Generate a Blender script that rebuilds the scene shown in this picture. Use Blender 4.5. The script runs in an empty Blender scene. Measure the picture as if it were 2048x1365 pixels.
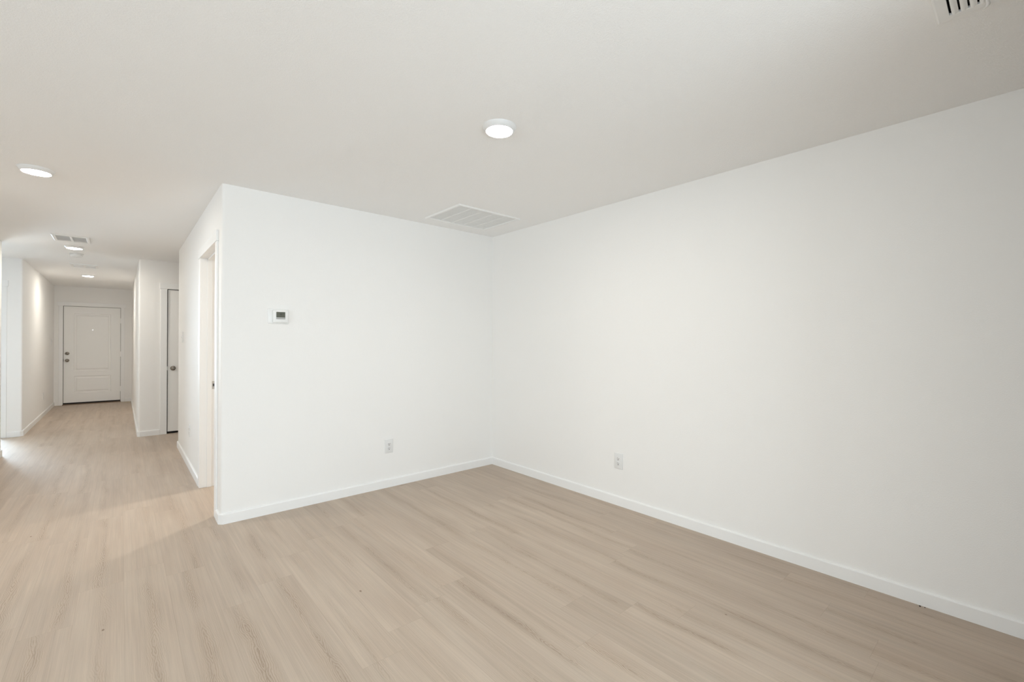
import bpy, bmesh, math, random
from mathutils import Vector, Matrix

# ---------------------------------------------------------------- camera, world, light, exposure
scene = bpy.context.scene
COL = scene.collection

CAM_H, YAW, PITCH, ROLL, FPX = 1.30402, -0.71753, 0.00355, 0.00243, 896.39
fwd = Vector((-math.sin(YAW) * math.cos(PITCH), math.cos(YAW) * math.cos(PITCH), math.sin(PITCH)))
rgt = Vector((math.cos(YAW), math.sin(YAW), 0.0))
upv = rgt.cross(fwd)
r2 = rgt * math.cos(ROLL) + upv * math.sin(ROLL)
u2 = -rgt * math.sin(ROLL) + upv * math.cos(ROLL)
cam_data = bpy.data.cameras.new('camera')
cam = bpy.data.objects.new('camera', cam_data)
COL.objects.link(cam)
cam.matrix_world = Matrix(((r2.x, u2.x, -fwd.x, 0), (r2.y, u2.y, -fwd.y, 0), (r2.z, u2.z, -fwd.z, CAM_H), (0, 0, 0, 1)))
cam_data.sensor_fit = 'HORIZONTAL'
cam_data.sensor_width = 36.0
cam_data.lens = FPX * 36.0 / 2048.0
cam_data.clip_start = 0.02
scene.camera = cam

world = bpy.data.worlds.new('world')
scene.world = world
world.use_nodes = True
world.node_tree.nodes['Background'].inputs['Color'].default_value = (0.80, 0.88, 1.0, 1)
world.node_tree.nodes['Background'].inputs['Strength'].default_value = 0.6

def area(name, loc, target, sx, sy, watts, color):
    d = bpy.data.lights.new(name, 'AREA')
    d.shape = 'RECTANGLE'
    d.size, d.size_y = sx, sy
    d.energy = watts
    d.color = color
    o = bpy.data.objects.new(name, d)
    COL.objects.link(o)
    o.location = loc
    o.rotation_euler = (Vector(target) - Vector(loc)).to_track_quat('-Z', 'Y').to_euler()
    return o

DAY = (0.78, 0.915, 1.0)
# daylight standing in the glazed patio opening behind the camera, the made-up left window and the far room's window
area('patio_daylight', (0.40, -1.78, 1.02), (0.40, 5, 1.02), 2.3, 1.85, 70.0, DAY)
area('kitchen_fill', (-4.12, 0.55, 1.18), (5, 0.55, 1.18), 1.8, 1.2, 58.0, DAY)  # unseen fill added from the left to brighten the right wall
area('far_room_daylight', (-2.70, 12.32, 1.45), (-1.5, 8, 0.6), 1.1, 1.5, 310.0, (0.64, 0.83, 1.0))

scene.view_settings.view_transform = 'Standard'
scene.view_settings.look = 'None'
scene.view_settings.gamma = 1.0
scene.view_settings.use_curve_mapping = False
scene.view_settings.exposure = 0.0
try:
    scene.cycles.use_denoising = True
    scene.cycles.max_bounces = 16
    scene.cycles.diffuse_bounces = 10
    scene.cycles.glossy_bounces = 4
    scene.cycles.sample_clamp_indirect = 6.0
except Exception:
    pass

LAMP = 242.0                        # radiance of a ceiling light lens
WARM = (1.0, 0.948, 0.855, 1)

# ---------------------------------------------------------------- measures of the place
H = 2.44
XR, XL, XHL, XHR = 3.0155, 0.540, -1.020, 0.184     # right wall, block side, hall left, hall right
YF, YB, YC, YE, YD, YN = 3.776, 6.930, 7.988, 12.91, 9.070, 7.640
T = 0.115                                            # partition thickness

# ---------------------------------------------------------------- materials
def nt(name):
    m = bpy.data.materials.new(name)
    m.use_nodes = True
    t = m.node_tree
    b = t.nodes['Principled BSDF']
    return m, t, b

def paint(name, col, rough, bump=None, spec=0.5):
    m, t, b = nt(name)
    b.inputs['Base Color'].default_value = (*col, 1)
    b.inputs['Roughness'].default_value = rough
    b.inputs['Specular IOR Level'].default_value = spec
    if bump:
        scale, strength, dist, detail = bump
        tc = t.nodes.new('ShaderNodeTexCoord')
        n = t.nodes.new('ShaderNodeTexNoise')
        n.inputs['Scale'].default_value = scale
        n.inputs['Detail'].default_value = detail
        n.inputs['Roughness'].default_value = 0.55
        r = t.nodes.new('ShaderNodeMapRange')
        r.inputs['From Min'].default_value = 0.38
        r.inputs['From Max'].default_value = 0.66
        bp = t.nodes.new('ShaderNodeBump')
        bp.inputs['Strength'].default_value = strength
        bp.inputs['Distance'].default_value = dist
        t.links.new(tc.outputs['Object'], n.inputs['Vector'])
        t.links.new(n.outputs['Fac'], r.inputs['Value'])
        t.links.new(r.outputs['Result'], bp.inputs['Height'])
        t.links.new(bp.outputs['Normal'], b.inputs['Normal'])
    return m

def metal(name, col, rough):
    m, t, b = nt(name)
    b.inputs['Metallic'].default_value = 1.0
    b.inputs['Roughness'].default_value = rough
    tc = t.nodes.new('ShaderNodeTexCoord')
    n = t.nodes.new('ShaderNodeTexNoise')
    n.inputs['Scale'].default_value = 220
    mx = t.nodes.new('ShaderNodeMixRGB')
    mx.inputs['Color1'].default_value = (*[c * 0.9 for c in col], 1)
    mx.inputs['Color2'].default_value = (*[min(1, c * 1.08) for c in col], 1)
    t.links.new(tc.outputs['Object'], n.inputs['Vector'])
    t.links.new(n.outputs['Fac'], mx.inputs['Fac'])
    t.links.new(mx.outputs['Color'], b.inputs['Base Color'])
    return m

M_WALL = paint('wall_paint', (0.89, 0.881, 0.866), 0.62, (190.0, 0.16, 0.0015, 2.0), 0.35)
M_CEIL = paint('ceiling_paint', (0.91, 0.908, 0.904), 0.8, (190.0, 0.30, 0.0022, 2.0), 0.25)
M_TRIM = paint('trim_paint', (0.89, 0.89, 0.885), 0.38, (40.0, 0.03, 0.001, 1.0))
M_DOOR = paint('door_paint', (0.92, 0.915, 0.90), 0.45, (60.0, 0.04, 0.001, 1.0))
M_PLASTIC = paint('white_plastic', (0.78, 0.78, 0.775), 0.35)
M_VENT = paint('vent_enamel', (0.86, 0.86, 0.85), 0.45)
M_DUCT = paint('duct_shade', (0.05, 0.046, 0.042), 0.8)  # dark colour stands in for the unlit inside of the duct
M_SLOT = paint('slot_dark', (0.06, 0.058, 0.055), 0.6)
M_RUBBER_SHADE = paint('black_rubber_and_shade', (0.012, 0.009, 0.007), 0.7)  # also paints the shade in the closet door gap
M_SEAL = paint('brown_seal', (0.16, 0.145, 0.12), 0.8)
M_BRONZE = metal('threshold_metal', (0.30, 0.22, 0.16), 0.45)
M_NICKEL = metal('satin_nickel', (0.30, 0.27, 0.235), 0.24)
M_STEEL = metal('strike_steel', (0.50, 0.48, 0.45), 0.35)
M_CRUMB = paint('dark_crumb', (0.025, 0.014, 0.008), 0.8)
M_SCRAP = paint('pale_scrap', (0.55, 0.47, 0.36), 0.7)
M_CASE = paint('thermostat_plastic', (0.86, 0.865, 0.855), 0.3)
M_LCD = paint('display_glass', (0.105, 0.11, 0.085), 0.25)
M_LCD_GLYPH = paint('display_ink', (0.035, 0.037, 0.028), 0.3)
M_LCD_BAR = paint('display_grey_bar', (0.36, 0.36, 0.35), 0.3)
M_LCD_BARTOP = paint('display_light_bar', (0.50, 0.50, 0.49), 0.3)

M_LENS, _t, _b = nt('led_lens')
_b.inputs['Base Color'].default_value = (0.9, 0.9, 0.88, 1)
_b.inputs['Emission Color'].default_value = WARM
_b.inputs['Emission Strength'].default_value = LAMP

M_PEEP, _t, _b = nt('peephole_glow')                 # glow set in the material for daylight through the viewer
_b.inputs['Base Color'].default_value = (0.8, 0.85, 0.9, 1)
_b.inputs['Roughness'].default_value = 0.1
_b.inputs['Emission Color'].default_value = (0.95, 0.98, 1.0, 1)
_b.inputs['Emission Strength'].default_value = 1.6


def floor_material():
    m, t, b = nt('vinyl_plank')
    N, L = t.nodes.new, t.links.new
    uv = N('ShaderNodeUVMap'); uv.uv_map = 'plank_uv'
    at = N('ShaderNodeAttribute'); at.attribute_name = 'plank'
    sp = N('ShaderNodeSeparateXYZ'); L(uv.outputs['UV'], sp.inputs[0])
    sc = N('ShaderNodeSeparateColor'); L(at.outputs['Color'], sc.inputs[0])
    tint, spine, seed = sc.outputs[0], sc.outputs[1], sc.outputs[2]
    U, V = sp.outputs['X'], sp.outputs['Y']            # metres along / across the plank

    def mth(op, a, bb=None, c=None, clamp=False):
        n = N('ShaderNodeMath'); n.operation = op; n.use_clamp = clamp
        for i, v in enumerate((a, bb, c)):
            if v is None: continue
            if isinstance(v, (int, float)): n.inputs[i].default_value = v
            else: L(v, n.inputs[i])
        return n.outputs[0]

    def noise(su, sv, zoff, detail=2.0, rough=0.5):
        cx = N('ShaderNodeCombineXYZ')
        L(mth('MULTIPLY', U, su), cx.inputs[0])
        L(mth('MULTIPLY', V, sv), cx.inputs[1])
        L(mth('MULTIPLY_ADD', seed, 37.0, zoff), cx.inputs[2])
        n = N('ShaderNodeTexNoise'); n.inputs['Scale'].default_value = 1.0
        n.inputs['Detail'].default_value = detail; n.inputs['Roughness'].default_value = rough
        L(cx.outputs[0], n.inputs['Vector'])
        return n.outputs['Fac']

    # wandering spine of the cathedral grain
    wander = mth('MULTIPLY', mth('SUBTRACT', noise(2.6, 0.0, 5.0, 1.0), 0.5), 0.06)
    centre = mth('ADD', spine, wander)
    d = mth('SUBTRACT', V, centre)
    dn = mth('DIVIDE', d, 0.045)
    d2 = mth('MULTIPLY', dn, dn)
    swell = noise(5.5, 4.5, 11.0, 2.0, 0.45)
    fine = noise(28.0, 90.0, 17.0, 2.0, 0.5)
    F = mth('ADD', mth('ADD', mth('MULTIPLY', mth('POWER', d2, 0.55), 1.15), mth('MULTIPLY', swell, 2.0)), mth('MULTIPLY', fine, 0.24))
    ring = mth('MULTIPLY_ADD', mth('SINE', mth('MULTIPLY', F, 33.0)), 0.5, 0.5)
    ring = mth('POWER', ring, 2.3)
    edge = mth('MULTIPLY_ADD', mth('POWER', noise(4.0, 5.0, 23.0, 1.0), 2.5), 5.0, 0.12)
    mask = mth('POWER', 2.718, mth('MULTIPLY', mth('DIVIDE', d2, edge), -2.4))
    gap = N('ShaderNodeMapRange'); gap.inputs['From Min'].default_value = 0.36; gap.inputs['From Max'].default_value = 0.50
    L(noise(2.1, 0.0, 31.0, 1.0), gap.inputs['Value'])
    own = N('ShaderNodeMapRange'); own.inputs['From Min'].default_value = 0.15; own.inputs['From Max'].default_value = 0.75
    own.inputs['To Min'].default_value = 0.22
    L(mth('FRACT', mth('MULTIPLY', seed, 13.7)), own.inputs['Value'])
    ring = mth('MULTIPLY', ring, own.outputs[0])
    lines = mth('MULTIPLY', mth('MULTIPLY', ring, mask), mth('MULTIPLY_ADD', gap.outputs[0], 0.85, 0.15))
    # heart of the spine slightly darker, fine straight grain, soft blotches
    heart = mth('MULTIPLY', mth('POWER', 2.718, mth('MULTIPLY', d2, -9.0)), gap.outputs[0])
    grain = noise(3.0, 300.0, 41.0, 3.0, 0.65)
    streak = noise(1.6, 60.0, 47.0, 3.0, 0.55)
    blotch = noise(1.5, 11.0, 53.0, 2.0, 0.5)

    val = mth('MULTIPLY_ADD', mth('SUBTRACT', tint, 0.5), 0.08, 1.0)
    val = mth('ADD', val, mth('MULTIPLY', mth('SUBTRACT', grain, 0.5), 0.34))
    val = mth('ADD', val, mth('MULTIPLY', mth('SUBTRACT', streak, 0.5), 0.34))
    val = mth('ADD', val, mth('MULTIPLY', mth('SUBTRACT', blotch, 0.5), 0.20))
    base = N('ShaderNodeMixRGB')
    base.inputs['Color1'].default_value = (0.468, 0.368, 0.286, 1)
    base.inputs['Color2'].default_value = (0.498, 0.420, 0.345, 1)
    L(blotch, base.inputs['Fac'])
    vm = N('ShaderNodeVectorMath'); vm.operation = 'SCALE'
    L(base.outputs[0], vm.inputs[0]); L(val, vm.inputs['Scale'])
    dark = N('ShaderNodeMixRGB'); dark.blend_type = 'MULTIPLY'
    dark.inputs['Color2'].default_value = (0.66, 0.60, 0.53, 1)
    L(mth('ADD', mth('MULTIPLY', lines, 0.72), mth('MULTIPLY', heart, 0.14), clamp=True), dark.inputs['Fac'])
    L(vm.outputs[0], dark.inputs['Color1'])
    # seams: long edges (V) and butt ends ('plank_end' attribute holds distance along)
    uv2 = N('ShaderNodeUVMap'); uv2.uv_map = 'edge_uv'
    s2 = N('ShaderNodeSeparateXYZ'); L(uv2.outputs['UV'], s2.inputs[0])
    pl = N('ShaderNodeAttribute'); pl.attribute_name = 'plank_len'
    eu = mth('MINIMUM', s2.outputs['X'], mth('SUBTRACT', pl.outputs['Fac'], s2.outputs['X']))
    ev = mth('MINIMUM', s2.outputs['Y'], mth('SUBTRACT', PW, s2.outputs['Y']))
    sm = N('ShaderNodeMapRange'); sm.inputs['From Min'].default_value = 0.0; sm.inputs['From Max'].default_value = 0.0016
    sm.inputs['To Min'].default_value = 1.0; sm.inputs['To Max'].default_value = 0.0
    L(mth('MINIMUM', eu, ev), sm.inputs['Value'])
    seam = N('ShaderNodeMixRGB'); seam.blend_type = 'MULTIPLY'
    seam.inputs['Color2'].default_value = (0.62, 0.57, 0.52, 1)
    L(mth('MULTIPLY', sm.outputs[0], 0.35), seam.inputs['Fac'])
    L(dark.outputs[0], seam.inputs['Color1'])
    tc = N('ShaderNodeTexCoord')
    knot = None
    for kx, ky, kr in KNOTS:
        vd = N('ShaderNodeVectorMath'); vd.operation = 'DISTANCE'
        sc3 = N('ShaderNodeVectorMath'); sc3.operation = 'MULTIPLY'; sc3.inputs[1].default_value = (1.0, 0.55, 1.0)
        L(tc.outputs['Object'], sc3.inputs[0])
        L(sc3.outputs[0], vd.inputs[0]); vd.inputs[1].default_value = (kx, ky * 0.55, 0)
        kk = N('ShaderNodeMapRange'); kk.inputs['From Min'].default_value = kr * 0.45; kk.inputs['From Max'].default_value = kr
        kk.inputs['To Min'].default_value = 1.0; kk.inputs['To Max'].default_value = 0.0
        L(vd.outputs['Value'], kk.inputs['Value'])
        knot = kk.outputs[0] if knot is None else mth('MAXIMUM', knot, kk.outputs[0])
    kn = N('ShaderNodeMixRGB'); kn.blend_type = 'MULTIPLY'
    kn.inputs['Color2'].default_value = (0.36, 0.27, 0.19, 1)
    L(mth('MULTIPLY', knot, 0.85), kn.inputs['Fac']); L(seam.outputs[0], kn.inputs['Color1'])
    L(kn.outputs[0], b.inputs['Base Color'])
    rr = N('ShaderNodeMapRange'); rr.inputs['To Min'].default_value = 0.40; rr.inputs['To Max'].default_value = 0.54
    L(streak, rr.inputs['Value']); L(rr.outputs[0], b.inputs['Roughness'])
    b.inputs['Specular IOR Level'].default_value = 0.5
    bp = N('ShaderNodeBump'); bp.inputs['Strength'].default_value = 0.25; bp.inputs['Distance'].default_value = 0.0006
    L(mth('SUBTRACT', mth('MULTIPLY', grain, 0.5), mth('ADD', sm.outputs[0], mth('MULTIPLY', lines, 0.4))), bp.inputs['Height'])
    L(bp.outputs['Normal'], b.inputs['Normal'])
    return m

KNOTS = [(0.951, 2.291, 0.0065), (-0.447, 4.367, 0.0065), (-0.055, 2.742, 0.006), (2.194, 0.947, 0.004)]   # small dark knots in the wood print
PW = 0.1785                       # plank width

# ---------------------------------------------------------------- mesh helpers
def link(name, bm, mat, parent=None, smooth=False):
    bmesh.ops.recalc_face_normals(bm, faces=bm.faces)
    me = bpy.data.meshes.new(name)
    bm.to_mesh(me); bm.free()
    for mm in (mat if isinstance(mat, (list, tuple)) else [mat]):
        me.materials.append(mm)
    if smooth:
        for p in me.polygons: p.use_smooth = True
    o = bpy.data.objects.new(name, me)
    COL.objects.link(o)
    if parent is not None: o.parent = parent
    return o

def auto_smooth(o, deg=40):
    me = o.data
    for p in me.polygons: p.use_smooth = True
    bm = bmesh.new(); bm.from_mesh(me)
    for e in bm.edges:
        if len(e.link_faces) == 2 and e.calc_face_angle(0) > math.radians(deg): e.smooth = False
    bm.to_mesh(me); bm.free()
    return o

def box(bm, lo, hi, bevel=0.0, seg=2):
    x0, y0, z0 = lo; x1, y1, z1 = hi
    vs = [bm.verts.new(p) for p in ((x0, y0, z0), (x1, y0, z0), (x1, y1, z0), (x0, y1, z0), (x0, y0, z1), (x1, y0, z1), (x1, y1, z1), (x0, y1, z1))]
    fs = [bm.faces.new([vs[i] for i in q]) for q in ((0, 3, 2, 1), (4, 5, 6, 7), (0, 1, 5, 4), (1, 2, 6, 5), (2, 3, 7, 6), (3, 0, 4, 7))]
    if bevel:
        es = set(e for f in fs for e in f.edges)
        bmesh.ops.bevel(bm, geom=list(es), offset=bevel, segments=seg, affect='EDGES', profile=0.5)
    return bm

def prism(bm, pts, z0, z1):
    lo = [bm.verts.new((x, y, z0)) for x, y in pts]
    hi = [bm.verts.new((x, y, z1)) for x, y in pts]
    n = len(pts)
    bm.faces.new(lo[::-1]); bm.faces.new(hi)
    for i in range(n):
        bm.faces.new([lo[i], lo[(i + 1) % n], hi[(i + 1) % n], hi[i]])
    return bm

def fillet(pts, radii, seg=5):
    out = []
    n = len(pts)
    for i in range(n):
        r = radii.get(i, 0)
        p = Vector(pts[i])
        if not r: out.append(tuple(p)); continue
        a = (Vector(pts[i - 1]) - p).normalized(); c = (Vector(pts[(i + 1) % n]) - p).normalized()
        s, e = p + a * r, p + c * r
        o = p + a * r + c * r
        for k in range(seg + 1):
            th = k / seg * math.pi / 2
            q = o - c * r * math.cos(th) - a * r * math.sin(th)
            out.append(tuple(q))
    return out

def lathe(bm, prof, axis='Z', seg=32, centre=(0, 0, 0), cap=True):
    """prof: list of (radius, height)"""
    cx, cy, cz = centre
    rings = []
    for r, h in prof:
        ring = []
        for k in range(seg):
            a = 2 * math.pi * k / seg
            p = (r * math.cos(a), r * math.sin(a), h)
            if axis == 'Y': p = (p[0], p[2], p[1])
            ring.append(bm.verts.new((p[0] + cx, p[1] + cy, p[2] + cz)))
        rings.append(ring)
    for a, b2 in zip(rings, rings[1:]):
        for k in range(seg):
            bm.faces.new([a[k], a[(k + 1) % seg], b2[(k + 1) % seg], b2[k]])
    if cap:
        bm.faces.new(rings[0]); bm.faces.new(rings[-1])
    return bm

def empty(name, loc, rotz=0.0):
    o = bpy.data.objects.new(name, None)
    o.empty_display_size = 0.05
    COL.objects.link(o)
    o.location = loc; o.rotation_euler = (0, 0, rotz)
    return o

def tag(o, label=None, cat=None, group=None, kind=None):
    if label: o['label'] = label
    if cat: o['category'] = cat
    if group: o['group'] = group
    if kind: o['kind'] = kind
    return o

def structure(o, label, cat):
    return tag(o, label, cat, kind='structure')

def dup(root, loc, rotz=0.0, label=None):
    r = root.copy(); COL.objects.link(r)
    r.location = loc; r.rotation_euler = (0, 0, rotz)
    if label: r['label'] = label
    for ch in list(root.children):
        c = ch.copy(); COL.objects.link(c); c.parent = r
        for g in list(ch.children):
            d = g.copy(); COL.objects.link(d); d.parent = c
    return r

# ---------------------------------------------------------------- floor
def build_floor():
    x0, x1, y0, y1 = -4.75, XR + 0.02, -4.25, YE + 0.16
    rnd = random.Random(7)
    known = {13: 0.426, 14: 0.645, 15: 0.88, 16: 0.545, 11: 1.08, 10: 1.284, 9: 2.72, 4: 2.958, 3: 2.704, 2: 2.567, 1: 3.14, -1: 3.23, -2: 4.1}
    bm = bmesh.new()
    uvl = bm.loops.layers.uv.new('plank_uv'); ul2 = bm.loops.layers.uv.new('edge_uv')
    cl = bm.faces.layers.float_color.new('plank'); ll = bm.faces.layers.float.new('plank_len')
    k0 = math.floor((x0 - 0.0175) / PW); k1 = math.ceil((x1 - 0.0175) / PW)
    LEN = 1.22
    for k in range(k0, k1 + 1):
        xa, xb = 0.0175 + k * PW, 0.0175 + (k + 1) * PW
        off = known.get(k, rnd.uniform(0, LEN))
        j0 = math.floor((y0 - off) / LEN)
        y = off + j0 * LEN
        while y < y1:
            ya, yb = max(y, y0), min(y + LEN, y1)
            xa2, xb2 = max(xa, x0), min(xb, x1)
            if xb2 > xa2 and yb > ya:
                vs = [bm.verts.new(p) for p in ((xa2, ya, 0), (xb2, ya, 0), (xb2, yb, 0), (xa2, yb, 0))]
                f = bm.faces.new(vs)
                seed = rnd.random(); su = rnd.uniform(0, 40); flip = rnd.random() < 0.5
                f[cl] = (rnd.random(), rnd.uniform(0.035, PW - 0.035), seed, 1)
                f[ll] = LEN
                for lp in f.loops:
                    px, py, _ = lp.vert.co
                    lp[ul2].uv = (py - y, px - xa)
                    lp[uvl].uv = (su + (y + LEN - py if flip else py - y), px - xa)
            y += LEN
    bmesh.ops.recalc_face_normals(bm, faces=bm.faces)
    for f in bm.faces:
        if f.normal.z < 0: f.normal_flip()
    me = bpy.data.meshes.new('floor'); bm.to_mesh(me); bm.free()
    me.materials.append(floor_material())
    o = bpy.data.objects.new('floor', me); COL.objects.link(o)
    return structure(o, 'pale beige wood-look plank floor running down the hall', 'floor')
build_floor()

# ---------------------------------------------------------------- ceiling with vent openings
GRILLE = (2.078, 3.040, 2.756, 3.590)       # outer rectangles x0 y0 x1 y1
SUPPLY = (-0.562, 6.715, -0.262, 7.095)
FARVENT = (-0.567, 9.075, -0.267, 9.455)
REGISTER = (1.855, -0.105, 2.176, 0.205)
def inner(r, m): return (r[0] + m, r[1] + m, r[2] - m, r[3] - m)
HOLES = [inner(GRILLE, 0.030), inner(SUPPLY, 0.030), inner(FARVENT, 0.030), inner(REGISTER, 0.034)]

def build_ceiling():
    xs = sorted({-4.75, XR + 0.02, *[v for h in HOLES for v in (h[0], h[2])]})
    ys = sorted({-4.25, YE + 0.16, *[v for h in HOLES for v in (h[1], h[3])]})
    bm = bmesh.new(); vd = {}
    def v(x, y):
        if (x, y) not in vd: vd[(x, y)] = bm.verts.new((x, y, H))
        return vd[(x, y)]
    for xa, xb in zip(xs, xs[1:]):
        for ya, yb in zip(ys, ys[1:]):
            cx, cy = (xa + xb) / 2, (ya + yb) / 2
            if any(h[0] < cx < h[2] and h[1] < cy < h[3] for h in HOLES): continue
            bm.faces.new([v(xa, yb), v(xb, yb), v(xb, ya), v(xa, ya)])
    o = link('ceiling', bm, M_CEIL)
    return structure(o, 'white textured ceiling over the room and hall', 'ceiling')
build_ceiling()

# ---------------------------------------------------------------- walls
R = 0.02     # bullnose radius
def wall(name, polys, label):
    bm = bmesh.new()
    for pts, z0, z1 in polys: prism(bm, pts, z0, z1)
    return structure(auto_smooth(link(name, bm, M_WALL), 35), label, 'wall')

def rect(x0, y0, x1, y1): return [(x0, y0), (x1, y0), (x1, y1), (x0, y1)]

DZ = 2.050                                   # door opening height
DN, DF = 3.987, 4.835                        # near / far jamb of the block doorway
XI = XL + T
wall('wall_right', [(rect(XR, -4.2, XR + T, 8.3), 0, H)], 'long white wall on the right with one outlet')
wall('wall_far', [(fillet([(XR, YF), (XR, YF + T), (XI, YF + T), (XI, DN - 0.02), (XL, DN - 0.02), (XL, YF)], {5: R}), 0, H)],
     'white far wall with the thermostat and one outlet')
wall('wall_doorway', [(rect(XL, DN - 0.02, XI, DF + 0.02), DZ + 0.02, H),
                      (fillet([(XL, DF + 0.02), (XI, DF + 0.02), (XI, YB - T), (XR, YB - T), (XR, YB), (XL, YB)], {5: R}), 0, H)],
     'white hall wall with the open doorway')
CX0, CX1 = 0.493, 1.265                      # closet door opening
wall('wall_closet', [(fillet([(XHR, YC), (CX0 - 0.02, YC), (CX0 - 0.02, YC + T), (XHR + T, YC + T), (XHR + T, YE), (XHR, YE)], {0: R}), 0, H),
                     (rect(CX0 - 0.02, YC, CX1 + 0.02, YC + T), DZ + 0.02, H),
                     (rect(CX1 + 0.02, YC, XR, YC + T), 0, H)],
     'white wall with the closet door at the passage and the hall side')
FX0, FX1, FZ = -0.888, -0.001, 2.035          # front door opening
wall('wall_end', [(rect(XHL - T, YE, FX0 - 0.012, YE + T), 0, H), (rect(FX1 + 0.012, YE, XHR + T, YE + T), 0, H),
                  (rect(FX0 - 0.012, YE, FX1 + 0.012, YE + T), FZ + 0.012, H)],
     'white wall around the front door at the end of the hall')
LX0, LX1 = -2.0, -1.238                      # doorway in the side passage
wall('wall_left', [(fillet([(XHL, YE), (XHL - T, YE), (XHL - T, YD + T), (LX1, YD + T), (LX1, YD), (XHL, YD)], {5: R}), 0, H),
                   (rect(LX0, YD, LX1, YD + T), DZ + 0.02, H), (rect(-4.6, YD, LX0, YD + T), 0, H)],
     'white left wall of the far hall and the door beside it')
wall('wall_near', [(fillet([(XHL, 4.6), (XHL, YN), (-4.6, YN), (-4.6, YN - T), (XHL - T, YN - T), (XHL - T, 4.6 + T), (-4.2, 4.6 + T), (-4.2, 4.6)], {1: R, 0: R}), 0, H)],
     'near end of the left hall wall at the photo edge')
wall('wall_passage', [(rect(-4.6 - T, YN - T, -4.6, YE + T), 0, H), (rect(-4.6, 12.4, -4.15, 12.4 + T), 0, H), (rect(-2.15, 12.4, XHL - T, 12.4 + T), 0, H),
                      (rect(-4.15, 12.4, -2.15, 12.4 + T), 0, 0.6), (rect(-4.15, 12.4, -2.15, 12.4 + T), 2.2, H)],
     'white walls of the room beyond the side passage')
wall('wall_kitchen', [(rect(-4.2 - T, -0.95, -4.2, -0.4), 0, H), (rect(-4.2 - T, 1.5, -4.2, 4.6 + T), 0, H),
                      (rect(-4.2 - T, -0.4, -4.2, 1.5), 0, 0.5), (rect(-4.2 - T, -0.4, -4.2, 1.5), 1.85, H)],
     'white wall with an added window on the unseen left side')
YA = -1.92                                   # glazed end of the unseen bay added behind the camera
wall('wall_back_baffle', [(rect(-4.2, -0.62, -0.92, -0.50), 0, H), (rect(-0.92, YA, -0.80, -0.50), 0, H), (rect(-0.80, -0.62, 1.68, -0.50), 2.06, H), (rect(1.68, -4.2, 1.80, -0.13), 0, H),  # wing walls, soffit and dark corridor added to hold back daylight
                   (rect(1.68, -4.2 - T, XR + T, -4.2), 0, H), (rect(-0.80, YA, 1.68, YA + T), 2.1, H)], 'unseen white back wall and bay walls added to shape the daylight')

def window(name, boxes, label):
    bm = bmesh.new()
    for lo, hi in boxes: box(bm, lo, hi, 0.004, 1)
    return structure(link(name, bm, M_TRIM), label, 'window')
window('window_1', [((-0.80, YA, 0), (-0.74, YA + 0.07, 2.1)), ((1.62, YA, 0), (1.68, YA + 0.07, 2.1)), ((-0.74, YA, 2.04), (1.62, YA + 0.07, 2.1)),
                    ((0.41, YA, 0.05), (0.47, YA + 0.07, 2.04)), ((-0.74, YA, 0.0), (1.62, YA + 0.07, 0.05))], 'white patio door frame behind the camera')
window('window_2_added', [((-4.30, -0.4, 0.5), (-4.22, -0.34, 1.85)), ((-4.30, 1.44, 0.5), (-4.22, 1.5, 1.85)), ((-4.30, -0.34, 1.79), (-4.22, 1.44, 1.85)),
                    ((-4.30, -0.34, 0.5), (-4.22, 1.44, 0.56))], 'white frame of the added window on the left side wall')  # unseen window added to carry the left fill
window('window_3', [((-4.15, 12.43, 0.6), (-4.09, 12.5, 2.2)), ((-2.21, 12.43, 0.6), (-2.15, 12.5, 2.2)), ((-4.09, 12.43, 2.14), (-2.21, 12.5, 2.2)),
                    ((-4.09, 12.43, 0.6), (-2.21, 12.5, 0.66))], 'white window frame in the room beyond the passage')

# ---------------------------------------------------------------- baseboards
BT, BH = 0.013, 0.075
PROF = [(0, 0), (BT, 0), (BT, BH - 0.008), (BT - 0.003, BH - 0.002), (BT - 0.007, BH), (0, BH)]
def baseboard(name, path, label):
    """path runs so that the room lies to the LEFT of the direction of travel"""
    P = [Vector(p) for p in path]; n = len(P)
    bm = bmesh.new(); rings = []
    for i in range(n):
        dirs = []
        if i > 0: dirs.append((P[i] - P[i - 1]).normalized())
        if i < n - 1: dirs.append((P[i + 1] - P[i]).normalized())
        ns = [Vector((-d.y, d.x)) for d in dirs]
        m = sum(ns, Vector((0, 0))).normalized()
        s = 1.0 / max(0.3, m.dot(ns[0]))
        rings.append([bm.verts.new((P[i].x + m.x * s * d, P[i].y + m.y * s * d, z)) for d, z in PROF])
    k = len(PROF)
    for a, b2 in zip(rings, rings[1:]):
        for j in range(k):
            bm.faces.new([a[j], a[(j + 1) % k], b2[(j + 1) % k], b2[j]])
    bm.faces.new(rings[0]); bm.faces.new(rings[-1][::-1])
    return structure(link(name, bm, M_TRIM), label, 'baseboard')

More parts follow.
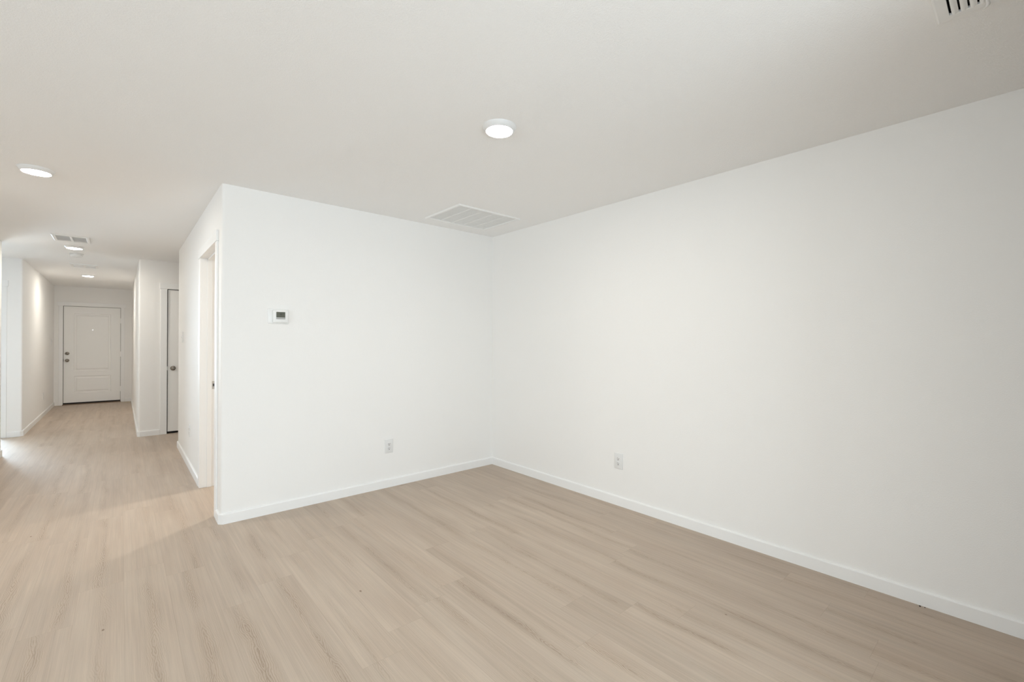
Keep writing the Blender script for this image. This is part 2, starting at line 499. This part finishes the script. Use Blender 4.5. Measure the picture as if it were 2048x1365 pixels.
CW = 0.075                                   # casing width
q = R * 0.45
baseboard('baseboard_right', [(XR, -4.2), (XR, YF)], 'white baseboard along the long right wall')
baseboard('baseboard_far', [(XR - BT, YF), (XL + R, YF), (XL, YF + R), (XL, DN - CW - 0.005)], 'white baseboard under the thermostat wall')
baseboard('baseboard_doorway', [(XL, DF + CW + 0.005), (XL, YB - R), (XL + R, YB), (XR, YB)], 'white baseboard in the hall left of the open doorway')
baseboard('baseboard_closet', [(CX0 - CW - 0.003, YC), (XHR + R, YC), (XHR, YC + R), (XHR, YE)], 'white baseboard beside the closet door')
baseboard('baseboard_end', [(XHR - BT, YE), (FX1 + CW, YE)], 'short white baseboard right of the front door')
baseboard('baseboard_left', [(XHL, YE), (XHL, YD + R), (XHL - R, YD), (LX1 + CW + 0.002, YD)], 'white baseboard along the left hall wall')
baseboard('baseboard_near', [(-4.6, YN), (XHL - R, YN), (XHL, YN - R), (XHL, 4.6)], 'white baseboard on the near wall end at the photo edge')

# ---------------------------------------------------------------- casings and jambs
def casing(name, label, to_world, w0, w1, ztop, overhang, thick=0.012, jamb=None, CW=0.075):
    """to_world(w, d, z): w along the wall, d out of the wall"""
    bm = bmesh.new()
    def bx(wa, wb, da, db, za, zb, bev=0.002):
        pts = [to_world(w, d, z) for w in (wa, wb) for d in (da, db) for z in (za, zb)]
        lo = [min(p[i] for p in pts) for i in range(3)]; hi = [max(p[i] for p in pts) for i in range(3)]
        box(bm, lo, hi, bev, 1)
    bx(w0 - CW, w0, 0, thick, 0, ztop)
    bx(w1, w1 + CW, 0, thick, 0, ztop)
    bx(w0 - CW - overhang, w1 + CW + overhang, 0, thick + 0.005, ztop, ztop + 0.080)
    if jamb:
        depth, stop0, stop1 = jamb
        bx(w0 - 0.02, w0, -depth, 0.001, 0, ztop, 0.001); bx(w1, w1 + 0.02, -depth, 0.001, 0, ztop, 0.001)
        bx(w0 - 0.02, w1 + 0.02, -depth, 0.001, ztop, ztop + 0.02, 0.001)
        if stop1:
            bx(w0, w0 + 0.011, -stop1, -stop0, 0, ztop, 0.001); bx(w1 - 0.011, w1, -stop1, -stop0, 0, ztop, 0.001)
            bx(w0, w1, -stop1, -stop0, ztop - 0.011, ztop, 0.001)
    return structure(link(name, bm, M_TRIM), label, 'door trim')

trim_1 = casing('trim_1', 'white casing and jamb of the open doorway by the thermostat wall', lambda w, d, z: (XL - d, w, z), DN, DF, DZ, 0.010,
                jamb=(T, 0.045, 0.080))
trim_2 = casing('trim_2', 'white casing around the closet door beyond the doorway', lambda w, d, z: (w, YC - d, z), CX0, CX1, DZ, 0.008, jamb=(T, 0.05, 0.075))
trim_3 = casing('trim_3', 'white casing around the front door', lambda w, d, z: (w, YE - d, z), FX0, FX1, FZ, 0.022, CW=0.063)
trim_4 = casing('trim_4', 'white casing of the side passage door at the left edge', lambda w, d, z: (w, YD - d, z), LX0 + 0.02, LX1, DZ, 0.012, thick=0.018,
                jamb=(T, 0.05, 0.085))
# strike plate on the far jamb
bm = bmesh.new()
box(bm, (0.622, DF - 0.0025, 0.878), (0.652, DF + 0.0005, 0.948), 0.0008, 1)
sp_ = link('strike_plate', bm, M_STEEL, trim_1); sp_['label'] = 'dark steel latch strike'
bm = bmesh.new(); box(bm, (0.628, DF - 0.0032, 0.902), (0.644, DF - 0.002, 0.926))
link('latch_hole', bm, M_SLOT, sp_)

# ---------------------------------------------------------------- doors
def nested_panel(bm, x0, z0, x1, z1, y):
    steps = [(0.0, 0.0), (0.008, 0.012), (0.030, 0.012), (0.050, 0.002)]
    loops = []
    for ins, dep in steps:
        loops.append([bm.verts.new((px, y + dep, pz)) for px, pz in ((x0 + ins, z0 + ins), (x1 - ins, z0 + ins), (x1 - ins, z1 - ins), (x0 + ins, z1 - ins))])
    for a, b2 in zip(loops, loops[1:]):
        for k in range(4): bm.faces.new([a[k], a[(k + 1) % 4], b2[(k + 1) % 4], b2[k]])
    bm.faces.new(loops[-1])

def door_slab(name, x0, x1, z0, z1, y, panels, mat=M_DOOR, thick=0.04):
    bm = bmesh.new()
    xs = sorted({x0, x1, *[v for p in panels for v in (p[0], p[2])]}); zs = sorted({z0, z1, *[v for p in panels for v in (p[1], p[3])]})
    for xa, xb in zip(xs, xs[1:]):
        for za, zb in zip(zs, zs[1:]):
            cx, cz = (xa + xb) / 2, (za + zb) / 2
            if any(p[0] < cx < p[2] and p[1] < cz < p[3] for p in panels): continue
            bm.faces.new([bm.verts.new(p) for p in ((xa, y, za), (xb, y, za), (xb, y, zb), (xa, y, zb))])
    for p in panels: nested_panel(bm, p[0], p[1], p[2], p[3], y)
    b0 = [bm.verts.new(p) for p in ((x0, y + thick, z0), (x1, y + thick, z0), (x1, y + thick, z1), (x0, y + thick, z1))]
    f0 = [bm.verts.new(p) for p in ((x0, y, z0), (x1, y, z0), (x1, y, z1), (x0, y, z1))]
    bm.faces.new(b0[::-1])
    for k in range(4): bm.faces.new([f0[k], b0[k], b0[(k + 1) % 4], f0[(k + 1) % 4]])
    bmesh.ops.remove_doubles(bm, verts=bm.verts, dist=1e-5)
    return link(name, bm, mat)

def knob(parent, x, y, z, name='door_knob'):
    bm = bmesh.new()
    lathe(bm, [(0.033, 0.0), (0.033, -0.004), (0.028, -0.009), (0.014, -0.012), (0.011, -0.030), (0.018, -0.036), (0.026, -0.044), (0.0285, -0.053),
               (0.026, -0.062), (0.017, -0.068), (0.007, -0.069), (0.0065, -0.067), (0.001, -0.067)], 'Y', 36, (x, y, z))
    o = auto_smooth(link(name, bm, M_NICKEL, parent), 50); o['label'] = 'satin nickel round knob'
    return o

# front door
YDOOR = YE + 0.022
d1 = door_slab('door_1', FX0 + 0.0065, FX1 - 0.0055, 0.042, FZ - 0.0055, YDOOR, [(-0.732, 0.690, -0.160, 1.887), (-0.727, 0.239, -0.157, 0.587)])
structure(d1, 'white two-panel front door at the end of the hall', 'door')
knob(d1, -0.829, YDOOR, 0.915)
bm = bmesh.new()
lathe(bm, [(0.033, 0.0), (0.033, -0.006), (0.029, -0.014), (0.018, -0.020), (0.001, -0.020)], 'Y', 36, (-0.829, YDOOR, 1.058))
db = auto_smooth(link('deadbolt', bm, M_NICKEL, d1), 50); db['label'] = 'satin nickel deadbolt with thumb turn'
bm = bmesh.new(); box(bm, (-0.833, YDOOR - 0.040, 1.043), (-0.825, YDOOR - 0.019, 1.073), 0.003, 2); link('thumb_turn', bm, M_NICKEL, db)
bm = bmesh.new(); lathe(bm, [(0.008, 0), (0.008, -0.004), (0.006, -0.006), (0.001, -0.006)], 'Y', 24, (-0.447, YDOOR + 0.002, 1.548))
link('peephole', bm, M_PEEP, d1)['label'] = 'bright peephole lens'
for hz in (1.755, 1.035, 0.285):
    bm = bmesh.new(); lathe(bm, [(0.008, -0.055), (0.008, 0.055)], 'Z', 16, (FX1 + 0.002, YDOOR - 0.008, hz))
    link('hinge', bm, M_DOOR, d1)
bm = bmesh.new(); box(bm, (FX0 - 0.001, YDOOR - 0.004, 0.895), (FX0 + 0.0075, YDOOR + 0.02, 0.945), 0.001, 1); link('latch_plate', bm, M_RUBBER_SHADE, d1)
bm = bmesh.new(); box(bm, (FX0 + 0.002, YDOOR - 0.004, 0.019), (FX1 - 0.002, YDOOR + 0.044, 0.043)); link('door_sweep', bm, M_RUBBER_SHADE, d1)['label'] = 'black rubber door sweep'
bm = bmesh.new()
prism(bm, [(0, 0), (0.11, 0), (0.10, 0.018), (0.02, 0.014)], FX0 - 0.006, FX1 + 0.006)
for v in bm.verts: v.co = Vector((v.co.z, YE - 0.035 + v.co.x, v.co.y))
link('threshold', bm, M_BRONZE, d1)['label'] = 'brown metal threshold'
# dark weather seal around the slab
bm = bmesh.new()
for lo, hi in (((FX0 - 0.006, YDOOR + 0.008, 0), (FX0 + 0.008, YDOOR + 0.05, FZ)), ((FX1 - 0.008, YDOOR + 0.008, 0), (FX1 + 0.006, YDOOR + 0.05, FZ)),
               ((FX0, YDOOR + 0.008, FZ - 0.007), (FX1, YDOOR + 0.05, FZ + 0.006))): box(bm, lo, hi)
link('weather_seal', bm, M_SEAL, d1)['label'] = 'brown weather seal in the gap'

# closet door
YCD = YC + 0.008
d2 = door_slab('door_2', CX0 + 0.010, CX1 - 0.004, 0.031, DZ - 0.009, YCD, [(CX0 + 0.15, 0.69, CX1 - 0.14, 1.90), (CX0 + 0.15, 0.24, CX1 - 0.14, 0.59)], thick=0.035)
structure(d2, 'narrow visible edge of the white closet door with a round knob', 'door')
knob(d2, 0.562, YCD, 0.927)
bm = bmesh.new(); box(bm, (CX0 + 0.001, YCD - 0.001, 0.900), (CX0 + 0.0105, YCD + 0.03, 0.955), 0.001, 1); link('latch_plate', bm, M_STEEL, d2)
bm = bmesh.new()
box(bm, (CX0, YCD + 0.030, 0.0), (CX1, YCD + 0.10, 0.032)); box(bm, (CX0, YCD + 0.037, 0.0), (CX0 + 0.02, YCD + 0.06, DZ)); box(bm, (CX0, YCD + 0.037, DZ - 0.02), (CX1, YCD + 0.06, DZ))  # black strips put behind the slab as shade in its gaps
link('gap_shade', bm, M_RUBBER_SHADE, d2)['label'] = 'dark backing painting the shade in the closet door gap'

# ---------------------------------------------------------------- ceiling lights
def ceiling_light(loc, label):
    t = empty('ceiling_light', loc)
    tag(t, label, 'ceiling light', 'round flush ceiling lights')
    bm = bmesh.new()
    lathe(bm, [(0.090, 0.0), (0.0895, -0.003), (0.087, -0.006), (0.077, -0.021), (0.0705, -0.025), (0.0685, -0.0235), (0.0685, -0.012), (0.001, -0.012)], 'Z', 64)
    auto_smooth(link('trim_ring', bm, M_PLASTIC, t), 60)
    bm = bmesh.new()
    lathe(bm, [(0.068, -0.0125), (0.068, -0.0225), (0.060, -0.0255), (0.040, -0.0275), (0.001, -0.0285)], 'Z', 64)
    auto_smooth(link('lens', bm, M_LENS, t), 60)
    return t
cl0 = ceiling_light((1.498, 1.822, H), 'glowing round ceiling light in the middle of the large room')
dup(cl0, (-0.424, 4.283, H), 0, 'glowing round ceiling light nearest the left edge of the photo')
dup(cl0, (-0.423, 7.478, H), 0, 'glowing round ceiling light between the dark hall vent and the smoke detector')
dup(cl0, (-0.425, 10.50, H), 0, 'farthest glowing round ceiling light, close to the front door')
dup(cl0, (2.02, 5.03, H), 0, 'larger round ceiling light inside the room behind the open doorway').scale = (1.6, 1.6, 1.0)

# ---------------------------------------------------------------- vents
def frame_rings(bm, r, m, drop, lip=0.45):
    """bevelled frame below the ceiling; local coordinates around the centre"""
    x0, y0, x1, y1 = r
    prof = [(0.0, 0.0), (0.002, -drop * 0.7), (0.007, -drop), (m - 0.004, -drop * max(0.8, lip)), (m, -drop * lip), (m, 0.01)]
    loops = [[bm.verts.new((px, py, h)) for px, py in ((x0 + i, y0 + i), (x1 - i, y0 + i), (x1 - i, y1 - i), (x0 + i, y1 - i))] for i, h in prof]
    for a, b2 in zip(loops, loops[1:]):
        for k in range(4): bm.faces.new([a[k], a[(k + 1) % 4], b2[(k + 1) % 4], b2[k]])

def boot(bm, r, depth=0.12):
    x0, y0, x1, y1 = r
    lo = [bm.verts.new(p) for p in ((x0, y0, 0.001), (x1, y0, 0.001), (x1, y1, 0.001), (x0, y1, 0.001))]
    hi = [bm.verts.new((v.co.x, v.co.y, depth)) for v in lo]
    for k in range(4): bm.faces.new([lo[k], hi[k], hi[(k + 1) % 4], lo[(k + 1) % 4]])
    bm.faces.new(hi)

def local(r):
    cx, cy = (r[0] + r[2]) / 2, (r[1] + r[3]) / 2
    return (cx, cy), (r[0] - cx, r[1] - cy, r[2] - cx, r[3] - cy)

def blades(bm, x0, x1, y0, y1, n, width, tilt, z, th=0.0012):
    for k in range(n):
        yc = y0 + (k + 0.5) * (y1 - y0) / n
        c, s = math.cos(tilt) * width / 2, math.sin(tilt) * width / 2
        nx, nz = -math.sin(tilt) * th / 2, math.cos(tilt) * th / 2
        pr = [(yc - c - nx, z - s - nz), (yc + c - nx, z + s - nz), (yc + c + nx, z + s + nz), (yc - c + nx, z - s + nz)]
        a = [bm.verts.new((x0, yy, zz)) for yy, zz in pr]; b2 = [bm.verts.new((x1, yy, zz)) for yy, zz in pr]
        for i in range(4): bm.faces.new([a[i], a[(i + 1) % 4], b2[(i + 1) % 4], b2[i]])
        bm.faces.new(a[::-1]); bm.faces.new(b2)

# large return grille: five panels of fine louvres
(cx, cy), r = local(GRILLE)
g = tag(empty('return_air_grille', (cx, cy, H)), 'large white louvred air grille on the ceiling near the room corner', 'ceiling vent')
bm = bmesh.new(); frame_rings(bm, r, 0.030, 0.012); link('frame', bm, M_VENT, g)
ri = inner(r, 0.030)
bm = bmesh.new(); blades(bm, ri[0], ri[2], ri[1], ri[3], 36, 0.0112, math.radians(3), -0.001); link('louver_panel', bm, M_VENT, g)
for k in range(1, 5):
    xx = ri[0] + (ri[2] - ri[0]) * k / 5
    bm = bmesh.new(); box(bm, (xx - 0.006, ri[1], -0.0045), (xx + 0.006, ri[3], -0.0005), 0.001, 1); link('crossbar', bm, M_VENT, g)
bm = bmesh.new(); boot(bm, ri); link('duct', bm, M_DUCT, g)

def supply(r0, tilt, label):
    (cx, cy), r = local(r0)
    t = tag(empty('supply_vent', (cx, cy, H)), label, 'ceiling vent', 'two-bank vents along the hall ceiling')
    bm = bmesh.new(); frame_rings(bm, r, 0.030, 0.012); link('frame', bm, M_VENT, t)
    ri = inner(r, 0.030)
    for xa, xb in ((ri[0], -0.008), (0.008, ri[2])):
        bm = bmesh.new(); blades(bm, xa, xb, ri[1] + 0.004, ri[3] - 0.004, 15, 0.021, tilt, 0.004); link('louver_bank', bm, M_VENT, t)
    bm = bmesh.new(); box(bm, (-0.009, ri[1], -0.011), (0.009, ri[3], 0.012), 0.001, 1); link('centre_bar', bm, M_VENT, t)
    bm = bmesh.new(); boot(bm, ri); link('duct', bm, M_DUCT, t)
    return t
supply(SUPPLY, math.radians(58), 'white hall ceiling vent showing two dark louvre banks')
supply(FARVENT, math.radians(-32), 'pale hall ceiling vent between the smoke detector and the farthest light')

# register at the top right corner
(cx, cy), r = local(REGISTER)
g = tag(empty('ceiling_register', (cx, cy, H)), 'white ceiling register with dark slots at the top right corner', 'ceiling vent')
bm = bmesh.new(); frame_rings(bm, r, 0.034, 0.0085, 0.97); link('frame', bm, M_VENT, g)
ri = inner(r, 0.034)
bm = bmesh.new()
yy = ri[3] - 0.001
PITCHS = 0.0222
k = 0
while yy - 0.0065 - 0.0170 > ri[1]:
    ya, yb = yy - PITCHS, yy - 0.0052
    n = 6; prev = None
    for i in range(n + 1):
        tt = i / n
        y_ = yb + (ya - yb) * tt
        z_ = -0.0065 - 0.0035 * math.sin(math.pi * min(1, tt * 1.15)) + 0.010 * max(0, tt - 0.75) / 0.25 * 0.0
        cur = [bm.verts.new((ri[0], y_, z_)), bm.verts.new((ri[2] + 0.001, y_, z_)), bm.verts.new((ri[2] + 0.001, y_, z_ + 0.0015)), bm.verts.new((ri[0], y_, z_ + 0.0015))]
        if prev:
            for j in range(4): bm.faces.new([prev[j], prev[(j + 1) % 4], cur[(j + 1) % 4], cur[j]])
        prev = cur
    yy -= PITCHS
    k += 1
box(bm, (ri[0], ri[1] - 0.001, -0.008), (ri[2], yy, -0.006))
auto_smooth(link('louver_panel', bm, M_VENT, g), 50)
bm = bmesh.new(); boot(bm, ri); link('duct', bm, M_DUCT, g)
# curled damper lever hanging below the frame end
bm = bmesh.new()
lp = [(0.079, 0.037, -0.007), (0.099, 0.031, -0.016), (0.118, 0.0285, -0.021), (0.130, 0.0305, -0.022), (0.139, 0.036, -0.021), (0.147, 0.042, -0.019)]
rad = [0.0035, 0.0050, 0.0058, 0.0055, 0.0045, 0.0022]
rings = []
for (px, py, pz), rr_ in zip(lp, rad):
    rings.append([bm.verts.new((px + rr_ * 0.35 * math.cos(a), py + rr_ * math.sin(a) * 0.9, pz + rr_ * math.cos(a) * 0.6)) for a in [2 * math.pi * j / 10 for j in range(10)]])
for a, b2 in zip(rings, rings[1:]):
    for j in range(10): bm.faces.new([a[j], a[(j + 1) % 10], b2[(j + 1) % 10], b2[j]])
bm.faces.new(rings[0]); bm.faces.new(rings[-1])
link('damper_lever', bm, M_PLASTIC, g, smooth=True)['label'] = 'small curled white lever'

# ---------------------------------------------------------------- smoke detector
t = tag(empty('smoke_detector', (-0.436, 8.06, H)), 'small round white smoke detector on the hall ceiling behind the middle light', 'smoke detector')
bm = bmesh.new(); lathe(bm, [(0.068, 0), (0.068, -0.010), (0.064, -0.013), (0.001, -0.013)], 'Z', 48); auto_smooth(link('base', bm, M_PLASTIC, t), 40)
bm = bmesh.new(); lathe(bm, [(0.056, -0.013), (0.056, -0.020), (0.054, -0.021)], 'Z', 48); auto_smooth(link('grill_band', bm, M_VENT, t), 40)
bm = bmesh.new(); lathe(bm, [(0.061, -0.020), (0.060, -0.034), (0.052, -0.043), (0.030, -0.047), (0.001, -0.048)], 'Z', 48); auto_smooth(link('cover', bm, M_PLASTIC, t), 40)
bm = bmesh.new(); lathe(bm, [(0.010, -0.047), (0.010, -0.050), (0.001, -0.0505)], 'Z', 20, (0.0, -0.018, 0)); link('test_button', bm, M_PLASTIC, t)

# ---------------------------------------------------------------- wall plates (local: x right, z up, -y out of the wall)
def rounded_slab(bm, w, h, y0, y1, r, bev=0.0015, cx=0.0, cz=0.0, seg=5):
    def loop(ins, y):
        pts = []
        ww, hh, rr_ = w / 2 - ins, h / 2 - ins, max(0.0006, r - ins)
        for qx, qz, a0 in ((ww - rr_, hh - rr_, 0), (-ww + rr_, hh - rr_, 90), (-ww + rr_, -hh + rr_, 180), (ww - rr_, -hh + rr_, 270)):
            for k in range(seg + 1):
                a = math.radians(a0 + 90 * k / seg)
                pts.append(bm.verts.new((cx + qx + rr_ * math.cos(a), y, cz + qz + rr_ * math.sin(a))))
        return pts
    ls = [loop(0, y0), loop(0, y1 + bev), loop(bev * 0.35, y1 + bev * 0.3), loop(bev, y1)]
    n = len(ls[0])
    for a, b2 in zip(ls, ls[1:]):
        for k in range(n): bm.faces.new([a[k], a[(k + 1) % n], b2[(k + 1) % n], b2[k]])
    bm.faces.new(ls[0]); bm.faces.new(ls[-1])

def outlet(loc, rotz, label):
    t = tag(empty('wall_outlet', loc, rotz), label, 'outlet', 'white duplex wall outlets')
    bm = bmesh.new(); rounded_slab(bm, 0.079, 0.124, 0, -0.0065, 0.004, 0.003); auto_smooth(link('cover_plate', bm, M_PLASTIC, t), 50)
    for zc in (0.0195, -0.0195):
        bm = bmesh.new(); rounded_slab(bm, 0.034, 0.0285, -0.005, -0.0085, 0.012, 0.0008, 0, zc)
        rc = auto_smooth(link('receptacle', bm, M_PLASTIC, t), 50)
        bm = bmesh.new()
        box(bm, (-0.0080, -0.0089, zc - 0.0015), (-0.0050, -0.0084, zc + 0.0080)); box(bm, (0.0050, -0.0089, zc - 0.0005), (0.0078, -0.0084, zc + 0.0070))
        lathe(bm, [(0.0036, -0.0084), (0.0036, -0.0089)], 'Y', 14, (0, 0, zc - 0.0085))
        link('socket_slots', bm, M_SLOT, rc)['label'] = 'dark slots and ground hole'
    bm = bmesh.new(); lathe(bm, [(0.003, -0.006), (0.003, -0.0072), (0.001, -0.0075)], 'Y', 14); link('screw', bm, M_PLASTIC, t)
    return t
o0 = outlet((1.824, YF, 0.368), 0, 'white wall outlet low on the thermostat wall')
dup(o0, (XR, 2.148, 0.355), math.radians(-90), 'white wall outlet low on the long right wall')
dup(o0, (XL, 5.655, 0.388), math.radians(-90), 'white wall outlet in the hall left of the open doorway')
dup(o0, (XHL, 11.24, 0.352), math.radians(90), 'faint white wall outlet low on the far left hall wall')

def light_switch(loc, rotz, label):
    t = tag(empty('light_switch', loc, rotz), label, 'light switch', 'white wall switches')
    bm = bmesh.new(); rounded_slab(bm, 0.078, 0.124, 0, -0.0065, 0.004, 0.003); auto_smooth(link('cover_plate', bm, M_PLASTIC, t), 50)
    bm = bmesh.new(); box(bm, (-0.005, -0.017, -0.002), (0.005, -0.005, 0.010), 0.001, 1); link('toggle', bm, M_PLASTIC, t)
    for zc in (0.03, -0.03):
        bm = bmesh.new(); lathe(bm, [(0.003, -0.006), (0.003, -0.0072), (0.001, -0.0075)], 'Y', 14, (0, 0, zc)); link('screw', bm, M_PLASTIC, t)
    return t
s0 = light_switch((XL, 6.39, 1.355), math.radians(-90), 'white light switch in the hall left of the open doorway')
dup(s0, (XHL, 12.42, 1.295), math.radians(90), 'faint white light switch beside the front door')

# ---------------------------------------------------------------- thermostat
t = tag(empty('thermostat', (0.9115, YF, 1.5015)), 'small white thermostat with dark display on the far wall', 'thermostat')
bm = bmesh.new(); rounded_slab(bm, 0.147, 0.116, 0, -0.006, 0.010, 0.003); auto_smooth(link('wall_plate', bm, M_CASE, t), 50)
bm = bmesh.new(); rounded_slab(bm, 0.108, 0.098, -0.005, -0.028, 0.010, 0.005, 0.010, 0.0); auto_smooth(link('body', bm, M_CASE, t), 50)
sx0, sx1, sz0, sz1 = -0.0215, 0.0415, -0.0225, 0.0325
YS = -0.0282
bm = bmesh.new(); box(bm, (sx0, YS - 0.0006, sz0), (sx1, -0.027, sz1)); sc_ = link('display', bm, M_LCD, t); sc_['label'] = 'dark olive display'
bm = bmesh.new(); box(bm, (sx0, YS - 0.0010, sz0), (sx1, YS, sz0 + 0.0065)); box(bm, (sx0, YS - 0.0010, sz0 + 0.0065), (sx1, YS, sz0 + 0.0072))
link('lower_bar', bm, M_LCD_BAR, sc_)
bm = bmesh.new(); box(bm, (sx0, YS - 0.0010, sz0 + 0.0072), (sx1, YS, sz0 + 0.0130)); link('upper_bar', bm, M_LCD_BARTOP, sc_)
bm = bmesh.new()
gx, gz = 0.012, 0.0145
prism(bm, [(gx - 0.011, gz + 0.002), (gx - 0.004, gz - 0.004), (gx, gz - 0.012), (gx + 0.003, gz - 0.003), (gx + 0.011, gz + 0.003), (gx + 0.004, gz + 0.004), (gx - 0.001, gz + 0.011), (gx - 0.004, gz + 0.004)], 0, 1)
for v in bm.verts: v.co = Vector((v.co.x, YS - 0.0010 + 0.0008 * v.co.z, v.co.y))
link('icon', bm, M_LCD_GLYPH, sc_)

# ---------------------------------------------------------------- small litter on the floor
def crumb(loc, r, label, seed):
    rnd = random.Random(seed)
    bm = bmesh.new(); bmesh.ops.create_icosphere(bm, subdivisions=2, radius=r)
    for v in bm.verts:
        v.co *= rnd.uniform(0.75, 1.2); v.co.z = max(v.co.z * 0.7, -r * 0.45)
    o = link('dirt_crumb', bm, M_CRUMB, smooth=True)
    o.location = (loc[0], loc[1], r * 0.45)
    return tag(o, label, 'crumb', 'dark crumbs by the right baseboard')
crumb((2.990, 0.346), 0.0042, 'larger dark crumb on the floor against the right baseboard', 1)
crumb((2.993, 0.328), 0.0028, 'smaller dark crumb on the floor against the right baseboard', 2)
bm = bmesh.new()
box(bm, (0.075, 12.62, 0.0), (0.158, 12.66, 0.010), 0.002, 1)
tag(link('wood_scrap', bm, M_SCRAP), 'small pale scrap lying on the floor right of the front door', 'scrap')
